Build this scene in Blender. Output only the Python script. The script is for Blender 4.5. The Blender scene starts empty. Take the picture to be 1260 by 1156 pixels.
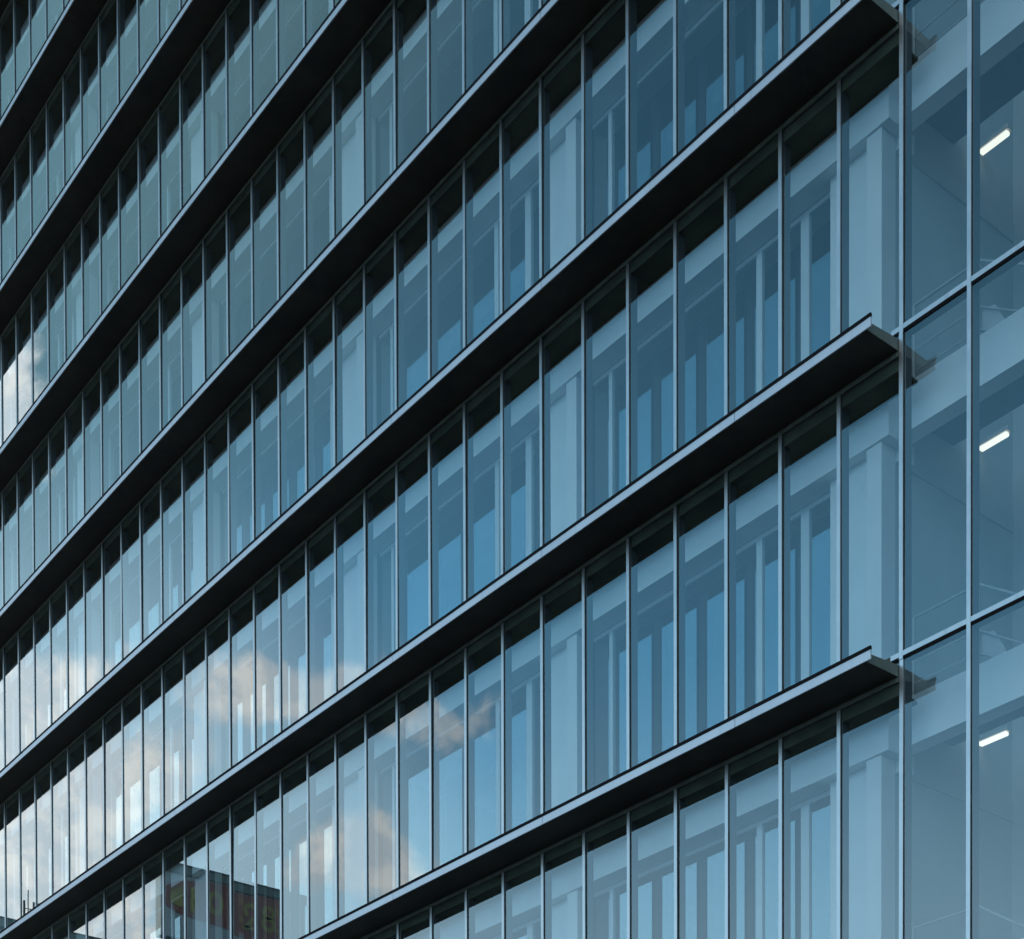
import bpy, math, random
from mathutils import Vector, Matrix

R = math.radians
random.seed(7)
S = bpy.context.scene

# ------------------------------------------------------------------ camera
cam_data = bpy.data.cameras.new("camera")
cam = bpy.data.objects.new("camera", cam_data)
S.collection.objects.link(cam)
cam_data.sensor_fit = 'HORIZONTAL'
cam_data.sensor_width = 36.0
cam_data.lens = 36.0 * 2042.2171 / 1260.0
cam_data.shift_y = (1875.2966 - 578.0) / 1260.0      # rising front of a view camera
cam_data.clip_start = 0.1
cam_data.clip_end = 5000.0
cam.matrix_world = (Matrix.Translation((13.2301, -16.6733, 1.6))
                    @ Matrix.Rotation(R(51.6359), 4, 'Z')
                    @ Matrix.Rotation(R(90.0 - 0.8579), 4, 'X')
                    @ Matrix.Rotation(R(-0.1578), 4, 'Z'))
S.camera = cam
S.render.resolution_x, S.render.resolution_y = 1024, 939

# ------------------------------------------------------------------ exposure
S.view_settings.view_transform = 'Standard'
S.view_settings.look = 'None'
S.view_settings.exposure = 1.4
S.view_settings.gamma = 1.0
S.cycles.use_denoising = True
S.cycles.max_bounces = 10
S.cycles.transparent_max_bounces = 32
S.cycles.caustics_reflective = False
S.cycles.caustics_refractive = False

# ------------------------------------------------------------------ node helpers
class NT:
    def __init__(s, nt):
        s.nt = nt
    def n(s, typ, **kw):
        nd = s.nt.nodes.new(typ)
        for k, v in kw.items():
            setattr(nd, k, v)
        return nd
    def l(s, a, b):
        s.nt.links.new(a, b)
    def put(s, sock, v):
        if hasattr(v, 'is_linked'):
            s.l(v, sock)
        elif v is not None:
            sock.default_value = v
    def m(s, op, a, b=None, c=None, clamp=False):
        nd = s.n('ShaderNodeMath', operation=op, use_clamp=clamp)
        for i, v in enumerate((a, b, c)):
            s.put(nd.inputs[i], v)
        return nd.outputs[0]
    def vm(s, op, a, b=None, out=0):
        nd = s.n('ShaderNodeVectorMath', operation=op)
        s.put(nd.inputs[0], a)
        if b is not None:
            s.put(nd.inputs[1], b)
        return nd.outputs[out]
    def noise(s, vec, scale, detail=4.0, rough=0.55, out=0):
        nd = s.n('ShaderNodeTexNoise')
        s.put(nd.inputs['Vector'], vec)
        nd.inputs['Scale'].default_value = scale
        nd.inputs['Detail'].default_value = detail
        nd.inputs['Roughness'].default_value = rough
        return nd.outputs[out]
    def ramp(s, v, a, b, c=0.0, d=1.0):
        nd = s.n('ShaderNodeMapRange', interpolation_type='SMOOTHSTEP')
        s.put(nd.inputs[0], v)
        for i, x in enumerate((a, b, c, d)):
            s.put(nd.inputs[i + 1], x)
        return nd.outputs[0]
    def mix(s, f, a, b):
        nd = s.n('ShaderNodeMix', data_type='RGBA')
        s.put(nd.inputs[0], f)
        s.put(nd.inputs[6], a)
        s.put(nd.inputs[7], b)
        return nd.outputs[2]

# ------------------------------------------------------------------ world: clear sky and cumulus
SUN_EL, SUN_AZ = 50.0, -36.87                    # the sun stands behind the tower
world = bpy.data.worlds.new("World")
S.world = world
world.use_nodes = True
w = NT(world.node_tree)
w.nt.nodes.clear()
sky = w.n('ShaderNodeTexSky', sky_type='NISHITA', sun_disc=False)
sky.sun_elevation = R(SUN_EL)
sky.sun_rotation = R(SUN_AZ)
sky.air_density = 1.15
sky.dust_density = 0.6
sky.ozone_density = 1.0
tc = w.n('ShaderNodeTexCoord').outputs['Generated']
wn = w.n('ShaderNodeTexNoise')
w.put(wn.inputs['Vector'], tc)
wn.inputs['Scale'].default_value = 14.0
wn.inputs['Detail'].default_value = 5.0
wv = w.vm('SCALE', w.vm('SUBTRACT', wn.outputs['Color'], (0.5, 0.5, 0.5)))
wv.node.inputs['Scale'].default_value = 0.055
dirv = w.vm('ADD', tc, wv)
def cdir(az, el):
    a, e = R(az), R(el)
    return (math.sin(a) * math.cos(e), math.cos(a) * math.cos(e), math.sin(e))
# azimuth, elevation, width, height (degrees), amount
CLOUDS = [(-122.0, 25.5, 4.4, 1.25, 1.15), (-116.4, 22.8, 2.4, 1.2, 0.5), (-123.4, 20.9, 2.2, 1.3, 1.2),
          (-129.5, 24.2, 3.2, 1.8, 0.1), (-111.6, 23.6, 2.8, 2.6, 1.0), (-113.0, 18.2, 4.0, 2.4, 1.35),
          (-110.6, 32.4, 2.0, 1.9, 1.35), (-116.0, 31.0, 4.0, 3.0, 0.18), (-92.0, 26.0, 8.0, 7.0, 0.9),  # last one and next row: unseen clouds added to light facade and rooms
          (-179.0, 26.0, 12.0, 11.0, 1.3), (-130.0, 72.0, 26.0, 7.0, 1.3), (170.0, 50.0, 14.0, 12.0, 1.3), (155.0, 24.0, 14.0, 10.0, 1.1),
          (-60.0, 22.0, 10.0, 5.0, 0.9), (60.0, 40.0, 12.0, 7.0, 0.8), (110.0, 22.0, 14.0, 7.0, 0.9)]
total = None
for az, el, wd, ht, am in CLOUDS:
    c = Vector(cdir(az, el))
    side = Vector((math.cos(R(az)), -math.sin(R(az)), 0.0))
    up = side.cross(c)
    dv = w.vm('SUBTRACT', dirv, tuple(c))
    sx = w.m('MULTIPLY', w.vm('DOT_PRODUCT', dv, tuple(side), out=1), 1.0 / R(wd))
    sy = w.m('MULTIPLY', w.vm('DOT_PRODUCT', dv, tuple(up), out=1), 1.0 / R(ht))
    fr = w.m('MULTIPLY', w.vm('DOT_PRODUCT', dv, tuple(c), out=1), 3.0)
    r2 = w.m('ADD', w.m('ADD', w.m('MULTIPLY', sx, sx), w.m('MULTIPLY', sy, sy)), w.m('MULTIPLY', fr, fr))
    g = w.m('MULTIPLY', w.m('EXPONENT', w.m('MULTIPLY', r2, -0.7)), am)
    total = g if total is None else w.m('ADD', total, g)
fine = w.noise(dirv, 26.0, 7.0, 0.6)
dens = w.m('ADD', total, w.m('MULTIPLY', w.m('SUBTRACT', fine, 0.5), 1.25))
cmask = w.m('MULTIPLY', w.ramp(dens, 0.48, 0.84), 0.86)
shade = w.noise(dirv, 40.0, 5.0, 0.6)
cloud_col = w.mix(w.ramp(shade, 0.38, 0.62), (4.9, 5.4, 5.9, 1), (7.4, 7.2, 7.0, 1))
sepz = w.n('ShaderNodeSeparateXYZ')
w.l(tc, sepz.inputs[0])
zz = sepz.outputs['Z']
# clear deep blue overhead, a bright hazy band towards the horizon
deep = w.vm('MULTIPLY', sky.outputs[0], (0.32, 0.60, 0.58))
high = w.vm('MULTIPLY', sky.outputs[0], (0.85, 1.04, 1.04))
skyc = w.mix(w.ramp(zz, 0.72, 0.95), deep, high)
skyc = w.mix(w.m('MULTIPLY', w.ramp(zz, 0.66, 0.42), 0.92), skyc, (0.97, 2.68, 4.38, 1))
skyc = w.mix(w.m('MULTIPLY', w.ramp(zz, 0.46, 0.29), 0.85), skyc, (3.2, 5.2, 6.8, 1))
lowleft = w.ramp(w.vm('DOT_PRODUCT', tc, cdir(-112, 16), out=1), 0.955, 0.99)
skyc = w.mix(w.m('MULTIPLY', lowleft, 0.7), skyc, (4.3, 5.9, 6.9, 1))
# thin grey veil of high cloud to the side of the tower's far end
veil = w.ramp(w.vm('DOT_PRODUCT', tc, cdir(-104, 42), out=1), 0.935, 0.985)
skyc = w.mix(w.m('MULTIPLY', veil, 0.72), skyc, (0.98, 1.7, 1.88, 1))
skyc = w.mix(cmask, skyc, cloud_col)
bg = w.n('ShaderNodeBackground')
w.l(skyc, bg.inputs['Color'])
bg.inputs['Strength'].default_value = 0.10
w.l(bg.outputs[0], w.n('ShaderNodeOutputWorld').inputs['Surface'])

sun_data = bpy.data.lights.new("sun", 'SUN')
sun_data.energy = 3.0
sun_data.angle = R(0.53)
sun_data.color = (1.0, 0.95, 0.87)
sun = bpy.data.objects.new("sun", sun_data)
S.collection.objects.link(sun)
to_sun = Vector(cdir(SUN_AZ, SUN_EL))
sun.rotation_euler = (-to_sun).to_track_quat('-Z', 'Y').to_euler()
sun.location = to_sun * 90

# ------------------------------------------------------------------ materials
def new_mat(name):
    m = bpy.data.materials.new(name)
    m.use_nodes = True
    t = NT(m.node_tree)
    t.nt.nodes.clear()
    return m, t, t.n('ShaderNodeOutputMaterial')

def surface(name, col, rough=0.5, metal=0.0, var=0.12, scale=1.5, bump=0.0, spec=0.5, stretch=None, streak=0.0):
    m, t, out = new_mat(name)
    p = t.n('ShaderNodeBsdfPrincipled')
    co = t.n('ShaderNodeTexCoord').outputs['Object']
    if stretch:
        mp = t.n('ShaderNodeMapping')
        t.l(co, mp.inputs[0])
        mp.inputs['Scale'].default_value = stretch
        co = mp.outputs[0]
    n1 = t.noise(co, scale, 6.0, 0.6)
    lo = tuple(c * (1 - var) for c in col) + (1,)
    hi = tuple(min(1, c * (1 + var)) for c in col) + (1,)
    c = t.mix(t.ramp(n1, 0.3, 0.7), lo, hi)
    if streak:                                   # rain streaks and grime
        mp2 = t.n('ShaderNodeMapping')
        t.l(t.n('ShaderNodeTexCoord').outputs['Object'], mp2.inputs[0])
        mp2.inputs['Scale'].default_value = (9.0, 9.0, 0.6)
        n2 = t.noise(mp2.outputs[0], 1.0, 5.0, 0.65)
        c = t.mix(t.m('MULTIPLY', t.ramp(n2, 0.52, 0.75), streak), c, tuple(x * 0.45 for x in col) + (1,))
    t.l(c, p.inputs['Base Color'])
    rr = t.n('ShaderNodeMapRange')
    t.l(n1, rr.inputs[0])
    rr.inputs[3].default_value = max(0, rough - 0.08)
    rr.inputs[4].default_value = min(1, rough + 0.08)
    t.l(rr.outputs[0], p.inputs['Roughness'])
    p.inputs['Metallic'].default_value = metal
    p.inputs['Specular IOR Level'].default_value = spec
    if bump:
        b = t.n('ShaderNodeBump')
        b.inputs['Strength'].default_value = bump
        b.inputs['Distance'].default_value = 0.02
        t.l(t.noise(co, scale * 14, 4.0, 0.6), b.inputs['Height'])
        t.l(b.outputs[0], p.inputs['Normal'])
    t.l(p.outputs[0], out.inputs['Surface'])
    return m

def glass(name, tint, layers, wave=0.0002):
    """Clear coated glazing: mirror reflection by angle over tinted transmission."""
    m, t, out = new_mat(name)
    geo = t.n('ShaderNodeNewGeometry')
    c = t.m('ABSOLUTE', t.vm('DOT_PRODUCT', geo.outputs['Normal'], geo.outputs['Incoming'], out=1))
    F = t.m('ADD', t.m('MULTIPLY', t.m('POWER', t.m('SUBTRACT', 1.0, c), 5.0), 0.957), 0.043)
    Rf = t.m('DIVIDE', t.m('MULTIPLY', F, layers), t.m('ADD', t.m('MULTIPLY', F, layers - 1.0), 1.0), clamp=True)
    gl = t.n('ShaderNodeBsdfGlossy')
    gl.inputs['Roughness'].default_value = 0.0
    gl.inputs['Color'].default_value = (0.93, 0.98, 0.97, 1)
    b = t.n('ShaderNodeBump')
    b.inputs['Strength'].default_value = 1.0
    b.inputs['Distance'].default_value = wave
    t.l(t.noise(geo.outputs['Position'], 0.8, 0.0, 0.4), b.inputs['Height'])
    t.l(b.outputs[0], gl.inputs['Normal'])
    tr = t.n('ShaderNodeBsdfTransparent')
    tr.inputs['Color'].default_value = tint + (1,)
    mx = t.n('ShaderNodeMixShader')
    t.l(Rf, mx.inputs[0]); t.l(tr.outputs[0], mx.inputs[1]); t.l(gl.outputs[0], mx.inputs[2])
    t.l(mx.outputs[0], out.inputs['Surface'])
    return m

def clear(name, tint):
    m, t, out = new_mat(name)
    tr = t.n('ShaderNodeBsdfTransparent')
    tr.inputs['Color'].default_value = tint + (1,)
    t.l(tr.outputs[0], out.inputs['Surface'])
    return m

def glow(name, col, strength):
    m, t, out = new_mat(name)
    e = t.n('ShaderNodeEmission')
    e.inputs['Color'].default_value = col + (1,)
    e.inputs['Strength'].default_value = strength
    t.l(e.outputs[0], out.inputs['Surface'])
    return m

M = {}
M['glass'] = glass('curtain_glass', (0.83, 0.94, 0.985), 4.0)
M['glass_rear'] = clear('glass_rear_face', (0.97, 0.99, 0.98))
M['inner_glass'] = glass('inner_glass', (0.74, 0.87, 0.88), 7.0, 0.0002)
M['silver'] = surface('silver_aluminium', (0.54, 0.545, 0.54), 0.36, 0.9, 0.06, 3.0, streak=0.25)
M['fascia'] = surface('grey_fascia_metal', (0.53, 0.555, 0.585), 0.42, 0.5, 0.08, 0.9, streak=0.35)
M['gasket'] = surface('dark_gasket', (0.035, 0.045, 0.045), 0.55, 0, 0.2, 4.0)
M['fin'] = surface('grey_mullion_fin', (0.09, 0.10, 0.105), 0.5, 0.1, 0.08, 2.0)
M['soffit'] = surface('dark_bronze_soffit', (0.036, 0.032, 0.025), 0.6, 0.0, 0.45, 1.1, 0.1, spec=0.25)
M['spandrel'] = surface('dark_spandrel', (0.105, 0.10, 0.068), 0.7, 0, 0.3, 1.3, spec=0.2)
M['plate_end'] = surface('bronze_plate_edge', (0.14, 0.165, 0.135), 0.5, 0.1, 0.25, 4.0)
M['cap'] = surface('black_cap', (0.006, 0.006, 0.007), 0.7, 0, 0.2, 3.0, spec=0.08)
M['white'] = surface('white_painted_board', (0.80, 0.80, 0.79), 0.6, 0, 0.05, 0.8)
M['frame'] = surface('white_window_frame', (0.70, 0.72, 0.72), 0.45, 0, 0.04, 2.0)
M['room'] = surface('grey_room_wall', (0.22, 0.225, 0.225), 0.7, 0, 0.08, 0.5)
M['ceiling'] = surface('ceiling_board', (0.17, 0.175, 0.175), 0.8, 0, 0.06, 1.3)
M['carpet'] = surface('grey_carpet', (0.12, 0.12, 0.13), 0.95, 0, 0.15, 6.0)
M['concrete'] = surface('pale_concrete', (0.40, 0.40, 0.38), 0.8, 0, 0.12, 0.7, 0.2, streak=0.3)
M['stairwall'] = surface('stair_wall_paint', (0.48, 0.50, 0.49), 0.75, 0, 0.07, 0.5)
M['steel'] = surface('white_stair_steel', (0.34, 0.35, 0.35), 0.45, 0.0, 0.06, 3.0)
M['tread'] = surface('dark_stair_steel', (0.09, 0.095, 0.10), 0.6, 0.1, 0.1, 3.0)
M['lamp_glow'] = glow('fluorescent_tube', (1.0, 0.92, 0.77), 0.5)
M['lamp_metal'] = surface('lamp_housing', (0.5, 0.5, 0.48), 0.4, 0.2, 0.05, 3.0)
M['asphalt'] = surface('asphalt', (0.05, 0.05, 0.052), 0.9, 0, 0.25, 2.5, 0.4)
M['paving'] = surface('paving_slabs', (0.24, 0.235, 0.22), 0.85, 0, 0.15, 1.2, 0.3)
M['far_wall'] = surface('grey_tiled_wall', (0.17, 0.19, 0.185), 0.7, 0, 0.2, 0.6, streak=0.4)
M['far_wall_b'] = surface('green_grey_panel_wall', (0.15, 0.19, 0.165), 0.6, 0, 0.2, 0.6, streak=0.4)
M['far_glass'] = surface('far_window_glass', (0.03, 0.04, 0.045), 0.1, 0, 0.2, 1.0)
M['sign_red'] = surface('maroon_sign_paint', (0.27, 0.085, 0.06), 0.5, 0, 0.2, 0.9, streak=0.3)
M['sign_yellow'] = surface('mustard_sign_letters', (0.34, 0.295, 0.06), 0.5, 0, 0.15, 1.2)
M['sign_pale'] = surface('pale_sign_panel', (0.40, 0.44, 0.43), 0.5, 0, 0.12, 0.8, streak=0.3)
M['dark_steel'] = surface('dark_steel', (0.04, 0.04, 0.042), 0.5, 0.3, 0.2, 3.0)

# ------------------------------------------------------------------ mesh helpers
# t runs along the facade to the left of the picture, q into the building, z up: world = (-t, q, z)
class MB:
    def __init__(s):
        s.v, s.f, s.mi, s.mats = [], [], [], []
    def slot(s, m):
        if m not in s.mats:
            s.mats.append(m)
        return s.mats.index(m)
    def hexa(s, p, m, faces=None):
        """8 points, bottom ring then top ring, counter-clockwise from above."""
        b = len(s.v)
        s.v += [tuple(x) for x in p]
        F = {'bottom': (0, 3, 2, 1), 'top': (4, 5, 6, 7), 'front': (0, 1, 5, 4), 'right': (1, 2, 6, 5),
             'back': (2, 3, 7, 6), 'left': (3, 0, 4, 7)}
        for k, q in F.items():
            s.f.append(tuple(b + i for i in q))
            s.mi.append(s.slot((faces or {}).get(k, m)))
    def box(s, t0, t1, q0, q1, z0, z1, m, faces=None):
        x0, x1 = -t1, -t0
        s.hexa([(x0, q0, z0), (x1, q0, z0), (x1, q1, z0), (x0, q1, z0),
                (x0, q0, z1), (x1, q0, z1), (x1, q1, z1), (x0, q1, z1)], m, faces)
    def prism(s, pts, q0, q1, m):
        """polygon in (t, z), clockwise or not, extruded between q0 and q1."""
        b, n = len(s.v), len(pts)
        area = sum(pts[i][0] * pts[(i + 1) % n][1] - pts[(i + 1) % n][0] * pts[i][1] for i in range(n))
        if area > 0:
            pts = pts[::-1]                       # t is mirrored, so this makes it ccw seen from -q
        s.v += [(-t, q0, z) for t, z in pts] + [(-t, q1, z) for t, z in pts]
        k = s.slot(m)
        s.f.append(tuple(range(b, b + n))); s.mi.append(k)
        s.f.append(tuple(range(b + 2 * n - 1, b + n - 1, -1))); s.mi.append(k)
        for i in range(n):
            j = (i + 1) % n
            s.f.append((b + j, b + i, b + n + i, b + n + j)); s.mi.append(k)
    def tube(s, a, c, r, m, seg=8):
        a, c = Vector((-a[0], a[1], a[2])), Vector((-c[0], c[1], c[2]))
        d = (c - a).normalized()
        u = d.orthogonal().normalized(); v = d.cross(u)
        b = len(s.v)
        for p in (a, c):
            for i in range(seg):
                an = 2 * math.pi * i / seg
                s.v.append(tuple(p + u * (r * math.cos(an)) + v * (r * math.sin(an))))
        k = s.slot(m)
        for i in range(seg):
            j = (i + 1) % seg
            s.f.append((b + i, b + j, b + seg + j, b + seg + i)); s.mi.append(k)
        s.f.append(tuple(b + i for i in reversed(range(seg)))); s.mi.append(k)
        s.f.append(tuple(b + seg + i for i in range(seg))); s.mi.append(k)
    def mesh(s, name, origin=(0, 0, 0)):
        me = bpy.data.meshes.new(name)
        ox, oy, oz = origin
        me.from_pydata([(x - ox, y - oy, z - oz) for x, y, z in s.v], [], s.f)
        for m in s.mats:
            me.materials.append(M[m])
        me.polygons.foreach_set('material_index', s.mi)
        me.update()
        return me
    def build(s, name, parent=None, origin=(0, 0, 0), bevel=0.0):
        o = bpy.data.objects.new(name, s.mesh(name, origin))
        S.collection.objects.link(o)
        po = parent_origin(parent)
        o.location = (origin[0] - po[0], origin[1] - po[1], origin[2] - po[2])
        o.parent = parent
        if bevel:
            bv = o.modifiers.new('edge', 'BEVEL')
            bv.width = bevel; bv.segments = 2; bv.limit_method = 'ANGLE'
        return o

def parent_origin(p):
    v = Vector((0, 0, 0))
    while p:
        v += p.location
        p = p.parent
    return v

def tag(o, label=None, cat=None, group=None, kind=None):
    if label: o['label'] = label
    if cat: o['category'] = cat
    if group: o['group'] = group
    if kind: o['kind'] = kind
    return o

def thing(name, label, cat, loc=(0, 0, 0), group=None):
    o = bpy.data.objects.new(name, None)
    o.empty_display_size = 0.3
    S.collection.objects.link(o)
    o.location = loc
    return tag(o, label, cat, group)

# ------------------------------------------------------------------ the ground
g = MB()
g.v = [(-1500, -1500, 0), (1500, -1500, 0), (1500, 1500, 0), (-1500, 1500, 0)]
g.f = [(0, 1, 2, 3)]; g.mi = [g.slot('asphalt')]
tag(g.build('ground'), kind='structure')
g = MB(); g.box(-60, 120, -4.2, -0.6, 0.0, 0.13, 'paving')
tag(g.build('pavement', bevel=0.02), kind='structure')

# ------------------------------------------------------------------ the glass office tower
T_R, T_L = -7, 48                    # bays: right of the ledges (negative) to the far left end
K0, K1 = -3, 8                       # storeys
FL = lambda k: 15.85 + 4.0 * k       # finished floor of storey k
TR = lambda k: 16.045 + 4.0 * k      # transom / foot of the glass of storey k
tower = thing('office_tower', 'tall glass office block with dark projecting ledges along every storey', 'building')

# --- ledges: one sunshade per storey, with its folded front fascia
LEDGE_END, LEDGE_FAR, E_OUT = 0.042, 48.0, 0.635
for k in range(K0, K1 + 1):
    b = 4.0 * k
    p = MB()
    x0, x1 = -LEDGE_FAR, -LEDGE_END
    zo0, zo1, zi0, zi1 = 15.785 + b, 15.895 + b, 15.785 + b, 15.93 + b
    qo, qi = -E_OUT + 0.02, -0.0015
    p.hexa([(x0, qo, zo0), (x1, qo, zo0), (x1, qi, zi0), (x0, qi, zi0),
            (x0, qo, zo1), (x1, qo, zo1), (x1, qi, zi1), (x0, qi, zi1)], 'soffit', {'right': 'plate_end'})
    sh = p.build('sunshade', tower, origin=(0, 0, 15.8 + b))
    fa, ca = MB(), MB()
    ends = [-0.028]
    e = 2.24 + (k % 2) * 0.0
    while e < LEDGE_FAR:
        ends.append(e); e += 4.0
    ends.append(LEDGE_FAR)
    for a, c in zip(ends[:-1], ends[1:]):
        a2 = a + 0.004 if a > 0.1 else a
        fa.box(a2, c - 0.004, -E_OUT, -E_OUT + 0.018, 15.79 + b, 15.903 + b, 'fascia')
        ca.box(a2, c - 0.004, -E_OUT - 0.006, -E_OUT + 0.024, 15.903 + b, 15.95 + b, 'cap')
    fa.build('fascia', sh, origin=(0, -E_OUT, 15.9 + b))
    ca.build('cap_strip', sh, origin=(0, -E_OUT, 16.0 + b))
    hr = MB()
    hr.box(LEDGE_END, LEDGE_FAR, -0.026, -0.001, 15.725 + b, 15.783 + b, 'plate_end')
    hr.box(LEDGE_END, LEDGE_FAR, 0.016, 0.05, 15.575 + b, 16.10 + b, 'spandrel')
    hr.build('head_rail', sh, origin=(0, 0, 15.75 + b))

# --- windows: one bay wide glass panes, each with the mullion on its right side
def pane_mb(mb, n, k, z0=None):
    z0 = TR(k) + 0.035
    z1 = TR(k + 1) - 0.065
    mb.box(n + 0.034, n + 0.966, 0.0, 0.012, z0, z1, 'glass_rear', {'front': 'glass'})
    return z0, z1
def mullion_mb(mb, n, k):
    z0, z1 = TR(k) - 0.0601, TR(k + 1) - 0.0603
    if n > 0:
        z0, z1 = TR(k) - 0.099, TR(k + 1) - 0.321
    mb.box(n - 0.029, n + 0.029, -0.024, -0.015, z0, z1, 'silver')
    mb.box(n - 0.030, n + 0.030, -0.015, -0.001, z0, z1, 'gasket')
    mb.box(n - 0.029, n + 0.029, 0.014, 0.15, z0, z1, 'fin')

def project(t, q, z):
    p = cam.matrix_world.inverted() @ Vector((-t, q, z))
    if p.z > -0.1:
        return None
    f = 2042.2171
    return 630 + f * p.x / -p.z, 1875.2966 - f * p.y / -p.z

def seen_area(n, k):
    a = 0
    z0, z1 = TR(k) + 0.45, TR(k + 1) - 0.3
    q = [project(n, 0, z0), project(n + 1, 0, z0), project(n + 1, 0, z1), project(n, 0, z1)]
    if None in q:
        return 0
    quad = abs(sum(q[i][0] * q[(i + 1) % 4][1] - q[(i + 1) % 4][0] * q[i][1] for i in range(4))) / 2
    hit = 0
    for i in range(8):
        for j in range(16):
            p = project(n + (i + .5) / 8, 0, z0 + (z1 - z0) * (j + .5) / 16)
            if 0 <= p[0] <= 1260 and 0 <= p[1] <= 1156:
                hit += 1
    return quad * hit / 128

cells = [(seen_area(n, k), n, k) for n in range(T_R, T_L) for k in range(K0, K1 + 1)]
cells.sort(reverse=True)
first = {}
for area, n, k in cells[:100]:
    kind = 'stair' if n < 0 else ('edge' if n == 0 else 'bay')
    loc = (-n - 0.5, 0, TR(k))
    if kind not in first:
        a = MB(); pane_mb(a, n, k)
        w_ = a.build('window', tower, origin=loc)
        c = MB(); mullion_mb(c, n, k)
        m_ = c.build('mullion', w_, origin=loc)
        first[kind] = (w_, m_)
    else:
        w_ = first[kind][0].copy(); S.collection.objects.link(w_)
        w_.location = loc
        m_ = first[kind][1].copy(); S.collection.objects.link(m_)
        m_.parent = w_
    w_.rotation_euler = (R(random.gauss(0, 0.075)), 0, R(random.gauss(0, 0.09)))
rest, rest_m = MB(), MB()
for area, n, k in cells[100:]:
    pane_mb(rest, n, k); mullion_mb(rest_m, n, k)
for k in range(K0, K1 + 1):
    mullion_mb(rest_m, T_L, k)
w_ = tag(rest.build('window', tower), kind='stuff')
tag(rest_m.build('mullion', w_), kind='stuff')

# --- transoms of the stair bays, butted between mullions
for k in range(K0, K1 + 1):
    z = TR(k)
    for n in range(T_R, 0):
        p = MB()
        p.box(n + 0.031, n + 0.969, -0.023, -0.008, z - 0.028, z + 0.034, 'silver')
        p.box(n + 0.031, n + 0.969, -0.014, -0.0005, z - 0.062, z - 0.028, 'cap')
        p.box(n + 0.031, n + 0.969, 0.014, 0.13, z - 0.055, z + 0.03, 'fin')
        p.build('transom', tower, origin=(-n - .5, 0, z))
    p = MB()
    p.box(0.031, 0.16, -0.023, -0.008, z - 0.028, z + 0.034, 'silver')
    p.box(0.031, 0.16, -0.014, -0.0005, z - 0.062, z - 0.028, 'cap')
    p.build('transom', tower, origin=(-.1, 0, z))

# --- behind the glass: bulkheads, columns, second skin of inner windows, floors and rooms
PER, COLS = 6.015, 7
for k in range(K0, K1 + 1):
    f = FL(k)
    p = MB(); p.box(0.55, T_L - 0.3, 0.42, 0.75, f + 3.34, f + 3.97, 'white')
    p.box(0.09, T_L - 0.3, 0.052, 0.418, f + 3.74, f + 3.78, 'spandrel')
    p.build('bulkhead', tower, origin=(-18, .5, f + 3.6))
    p = MB(); p.box(T_R + .3, 0.548, 0.62, 0.87, f - 0.62, f, 'white')
    p.build('edge_beam', tower, origin=(3, .7, f - .3))
    p = MB(); p.box(0.82, T_L - .3, 0.30, 9.0, f - 0.22, f, 'carpet', {'bottom': 'ceiling', 'front': 'room'})
    p.build('floor_slab', tower, origin=(-18, 4, f))
    p = MB(); p.box(0.82, T_L - .3, 0.752, 8.0, f + 3.42, f + 3.47, 'ceiling')
    p.build('ceiling', tower, origin=(-18, 4, f + 3.4))
    p = MB(); p.box(0.60, 0.98, 0.752, 1.0, f + 3.18, f + 3.418, 'white')
    p.box(0.69, 0.98, 1.001, 6.0, f + 3.18, f + 3.418, 'stairwall')
    p.build('cross_beam', tower, origin=(-.8, 3, f + 3.3))
    for j in range(COLS):
        o = 0 + PER * j
        fr = MB()
        zt = f + 3.338
        fr.box(o + 1.67, o + 6.66, 0.755, 0.815, f + 3.27, zt, 'frame')
        fr.box(o + 1.67, o + 6.66, 0.755, 0.815, f + 0.002, f + 0.09, 'frame')
        for a, c in ((2.18, 2.33), (3.05, 3.16), (6.20, 6.28)):
            fr.box(o + a, o + c, 0.752, 0.818, f + 0.09, f + 3.27, 'frame')
        iw = fr.build('inner_window', tower, origin=(-o - 4, .78, f), bevel=0.006)
        for a, c in ((1.67, 2.18), (2.33, 3.05), (3.16, 6.20), (6.28, 6.66)):
            gl = MB(); gl.box(o + a, o + c, 0.785, 0.797, f + 0.09, f + 3.27, 'glass_rear', {'front': 'inner_glass'})
            gl.build('pane', iw, origin=(-o - (a + c) / 2, .79, f + 1.5))
        p = MB(); p.box(o + 0.937, o + 1.67, 0.60, 0.75, f + 0.002, f + 3.338, 'white')
        p.build('infill_wall', tower, origin=(-o - 1.3, .7, f + 1.6))
for j in range(COLS):
    o = PER * j
    p = MB()
    for k in range(K0, K1 + 1):
        p.box(o + 0.69, o + 0.935, 0.452, 0.735, FL(k) + 0.0, FL(k) + 3.335, 'white')
    p.build('column', tower, origin=(-o - .8, .6, 0), bevel=0.006)
for j in range(0, COLS, 2):
    p = MB(); p.box(PER * j + 1.0, PER * j + 1.12, 0.82, 8.0, FL(K0), FL(K1) + 3.4, 'room')
    p.build('room_wall', tower, origin=(-PER * j - 1, 4, 0))
p = MB(); p.box(0.71, 0.819, 0.736, 8.0, FL(K0), FL(K1) + 3.9, 'stairwall')
p.build('stair_side_wall', tower, origin=(-.75, 4, 0))
p = MB(); p.box(T_R + .3, 0.709, 3.3, 3.5, FL(K0), FL(K1) + 3.9, 'stairwall')
p.build('stair_back_wall', tower, origin=(3, 3.4, 0))
p = MB(); p.box(T_R, T_L, 8.01, 8.3, 0, FL(K1) + 4.2, 'room')
p.build('core_wall', tower, origin=(-15, 8, 0))
p = MB(); p.box(T_R - .3, T_R - .031, 0.0, 20, 0, FL(K1) + 4.2, 'concrete')
p.box(T_L + .031, T_L + .3, 0.0, 20, 0, FL(K1) + 4.2, 'concrete')
p.box(T_R - .3, T_L + .3, 20, 20.3, 0, FL(K1) + 4.2, 'concrete')
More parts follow.
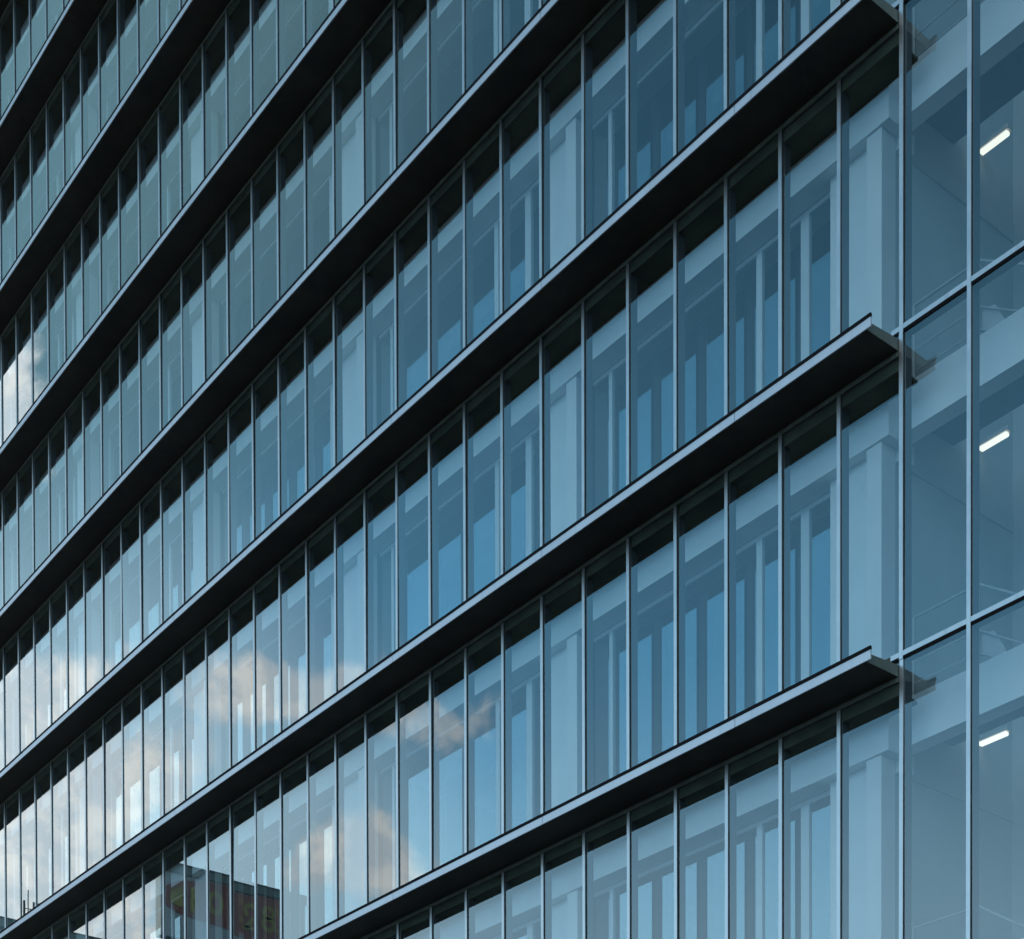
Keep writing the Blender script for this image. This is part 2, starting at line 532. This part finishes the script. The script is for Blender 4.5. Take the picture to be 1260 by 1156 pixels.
p.build('wall', tower, origin=(-15, 10, 0))
p = MB(); p.box(T_R - .3, T_L + .3, -0.02, 20.3, FL(K1) + 4.2, FL(K1) + 5.2, 'concrete')
p.build('roof', tower, origin=(-15, 10, FL(K1) + 4.2), bevel=0.03)
p = MB(); p.box(T_R - .3, T_L + .3, 0.1, 0.4, 0, FL(K0) - .63, 'concrete')
p.build('plinth_wall', tower, origin=(-15, .2, 0))

# ------------------------------------------------------------------ stairs behind the right-hand glass
ST_LABEL = {1: 'white steel stair at the top right, only its landing rail foot in the picture',
            0: 'white steel stair and railing below the topmost ceiling light',
            -1: 'white steel stair and railing below the middle ceiling light',
            -2: 'white steel stair and railing below the lowest ceiling light'}
for k in (1, 0, -1, -2):
    f = FL(k)
    st = thing('staircase', ST_LABEL[k], 'staircase', (0.5, 1.0, f), 'stairs stacked behind the glass')
    p = MB(); p.box(-0.50, 0.70, 0.872, 1.96, f - 0.14, f, 'tread')
    p.build('landing', st, origin=(0, 2, f), bevel=0.005)
    SL = 0.655
    fl_ = MB()
    for (qa, qb, zt, t0, dr) in ((0.93, 1.95, f, -0.5, -1),):
        for i in range(11):
            za = zt - 0.182 * (i + 1)
            ta = t0 + dr * 0.277 * i; tb = ta + dr * 0.277
            fl_.box(min(ta, tb), max(ta, tb), qa + .03, qb - .03, za - 0.05, za, 'tread')
        te = t0 + dr * 0.277 * 11; ze = zt - 0.182 * 11
        for q in (qa, qb - .03):
            fl_.prism([(t0, zt + .06), (te, ze + .06), (te, ze - .24), (t0, zt - .24)], q, q + 0.028, 'tread')
    fl_.box(-4.7, -3.55, 0.93, 3.29, f - 2.16, f - 2.0, 'tread')
    fl_.build('flight', st, origin=(2, 2, f - 1))
    ra = MB()
    q = 0.89
    for t in (0.515, -0.49):
        ra.box(t - .016, t + .016, q - .012, q + .012, f + .001, f + 1.15, 'steel')
    for h in (1.15, 0.58, 0.30):
        ra.tube((0.515, q, f + h), (-0.49, q, f + h), 0.017 if h > 1 else 0.010, 'steel')
        ra.tube((-0.49, q, f + h), (-3.55, q, f + h - 3.06 * SL), 0.017 if h > 1 else 0.010, 'steel')
    for t in (-1.5, -2.5, -3.5):
        zb = f - (-.49 - t) * SL
        ra.box(t - .014, t + .014, q - .012, q + .012, zb - .05, zb + 1.14, 'steel')
    ra.build('railing', st, origin=(0, q, f))
    br = MB()                                    # haunched bracket that carries the flight
    br.prism([(-.50, f + .55), (-.70, f + .50), (-.87, f + .19), (-.79, f - .05), (-.68, f + .12), (-.50, f + .27)], .915, .9285, 'steel')
    br.build('bracket', st, origin=(1, 1.2, f))

# ------------------------------------------------------------------ fluorescent ceiling lights
LIGHTS = [(0, 'glowing white tube light behind the glass, topmost of the three'),
          (-1, 'glowing white tube light behind the glass, middle one of the three'),
          (-2, 'glowing white tube light behind the glass, lowest of the three')]
cl = None
for k, lab in LIGHTS:
    z = 19.83 + 3.985 * k
    if cl is None:
        cl = thing('ceiling_light', lab, 'ceiling light', (-0.42, 2.5, z), 'tube lights over the stairs')
        p = MB(); p.box(.19, .69, 2.44, 2.56, z + .033, z + .085, 'lamp_metal'); hs = p.build('housing', cl, origin=(-.42, 2.5, z), bevel=.008)
        p = MB(); p.box(.225, .66, 2.46, 2.54, z - .016, z + .032, 'lamp_glow'); tb = p.build('diffuser', cl, origin=(-.42, 2.5, z), bevel=.012)
        p = MB(); p.tube((.60, 2.5, z + .10), (.709, 2.5, z + .10), .014, 'lamp_metal'); rd = p.build('bracket', cl, origin=(-.42, 2.5, z))
    else:
        c2 = cl.copy(); S.collection.objects.link(c2)
        c2.location = (-0.42, 2.5, z); c2['label'] = lab
        for ch in (hs, tb, rd):
            d = ch.copy(); S.collection.objects.link(d); d.parent = c2

# ------------------------------------------------------------------ across the street (seen mirrored in the glass)
def block(name, label, t0, t1, q0, q1, h, wall, floors, group=None):
    r = thing(name, label, 'building', (-(t0 + t1) / 2, (q0 + q1) / 2, 0), group)
    b = MB(); b.box(t0, t1, q0, q1, 0, h - .5, wall); b.build('wall', r, origin=(-t0, q0, 0))
    b = MB(); b.box(t0 - .12, t1 + .12, q0 - .12, q1 + .12, h - .5, h, wall)
    b.box(t0 - .16, t1 + .16, q0 - .16, q1 + .16, h, h + .07, 'dark_steel'); b.build('parapet', r, origin=(-t0, q0, h))
    fh = (h - 1.5) / floors
    nq = max(2, int((q1 - q0) / 3))
    proto = None
    for i in range(floors):
        for j in range(nq):
            qq = q0 + (j + .2) * (q1 - q0) / nq; wq = .6 * (q1 - q0) / nq
            loc = (-t0 + .0, qq, 1.2 + i * fh)
            if i >= floors - 3:
                b = MB(); b.box(t0 - .05, t0 + .02, qq, qq + wq, loc[2], loc[2] + fh * .55, 'far_glass')
                b.build('window', r, origin=loc)
    return r

block('city_building', 'green grey block whose flat roof edge shows mirrored at the lower left corner', 80, 96, -32, -19.2, 35.0, 'far_wall_b', 9)
block('sign_building', 'narrow grey block carrying the maroon billboard, across the street', 65.5, 76, -31, -22.4, 30.2, 'far_wall', 8)

bb = thing('billboard', 'maroon rooftop billboard with mustard letters, mirrored in the lower windows', 'billboard', (-66.2, -26.5, 30.3))
bq0, bq1 = -30.05, -22.9
p = MB(); p.box(66.0, 66.6, bq0, bq1, 31.0, 34.35, 'sign_pale'); p.build('panel', bb, origin=(-66, -26, 32))
p = MB()
p.box(65.9, 66.7, bq0 - .05, bq1 + .05, 34.35, 34.80, 'far_wall_b'); p.box(65.86, 66.74, bq0 - .1, bq1 + .1, 34.80, 34.86, 'dark_steel')
p.build('top_frame', bb, origin=(-66, -26, 34.6))
p = MB()
for qq in (-29.4, -27.6, -25.4, -23.6):
    p.box(66.2, 66.4, qq, qq + .2, 30.27, 31.0, 'dark_steel')
p.build('support', bb, origin=(-66, -26, 30.5))
def sign_poly(mb, pts, t_face, th, m):
    """polygon in (q, z) on the sign face that looks along -t."""
    b, n = len(mb.v), len(pts)
    area = sum(pts[i][0] * pts[(i + 1) % n][1] - pts[(i + 1) % n][0] * pts[i][1] for i in range(n))
    if area < 0:
        pts = pts[::-1]
    mb.v += [(-(t_face - th), q, z) for q, z in pts] + [(-t_face, q, z) for q, z in pts]
    k = mb.slot(m)
    mb.f.append(tuple(range(b, b + n))); mb.mi.append(k)
    for i in range(n):
        j = (i + 1) % n
        mb.f.append((b + j, b + i, b + n + i, b + n + j)); mb.mi.append(k)
p = MB()
bot = [(-29.95, 31.75), (-29.0, 31.80), (-27.8, 31.92), (-26.4, 32.02), (-25.0, 32.15), (-23.9, 32.28), (-23.25, 32.5), (-23.05, 32.9)]
sign_poly(p, bot + [(-23.15, 33.55), (-23.9, 34.0), (-25.5, 34.26), (-29.95, 34.30)], 66.0, 0.03, 'sign_red')
p.build('banner', bb, origin=(-66, -26, 33))
# letters, each its own piece, as the mirror shows them (far edge to near edge)
def letter(polys):
    p = MB()
    for a in polys:
        sign_poly(p, a, 65.968, 0.03, 'sign_yellow')
    p.build('letter', bb, origin=(-66, -26, 33))
def ring(cq, cz, rq, rz, th, a0=0, a1=360, n=16):
    out = []
    for i in range(n):
        u, v = R(a0 + (a1 - a0) * i / n), R(a0 + (a1 - a0) * (i + 1) / n)
        out.append([(cq + rq * math.cos(u), cz + rz * math.sin(u)), (cq + rq * math.cos(v), cz + rz * math.sin(v)),
                    (cq + (rq - th) * math.cos(v), cz + (rz - th) * math.sin(v)), (cq + (rq - th) * math.cos(u), cz + (rz - th) * math.sin(u))])
    return out
bar = lambda q0, q1, z0, z1: [(q0, z0), (q1, z0), (q1, z1), (q0, z1)]
letter(ring(-29.3, 33.45, .42, .38, .21) + ring(-29.3, 32.82, .46, .42, .23))
letter(ring(-27.9, 33.5, .45, .40, .22, -60, 200) + [[(-28.2, 33.2), (-27.9, 33.1), (-27.45, 32.6), (-27.75, 32.5)], bar(-28.35, -27.4, 32.45, 32.68)])
letter(ring(-26.1, 33.2, .50, .64, .25))
letter([bar(-24.9, -24.58, 32.5, 33.8)])
letter([[(-24.1, 33.75), (-23.4, 33.3), (-23.4, 32.75), (-24.1, 32.6)]])

an = thing('antenna_mast', 'thin rooftop antenna with four short rods, mirrored at the lower left', 'antenna', (80.0 * -1, -21.8, 35.07))
p = MB()
p.box(80.3, 80.36, -21.62, -21.56, 35.07, 37.1, 'dark_steel')
p.build('mast', an, origin=(-80, -21.6, 35))
p = MB()
p.box(80.3, 80.34, -22.3, -21.3, 35.98, 36.03, 'dark_steel'); p.box(80.3, 80.34, -22.3, -21.3, 35.5, 35.54, 'dark_steel')
p.build('crossbar', an, origin=(-80, -21.6, 36))
for qq in (-22.26, -21.95, -21.35):
    p = MB(); p.box(80.26, 80.38, qq - .05, qq + .05, 35.3, 36.45, 'dark_steel')
    p.build('rod', an, origin=(-80, qq, 35.8))
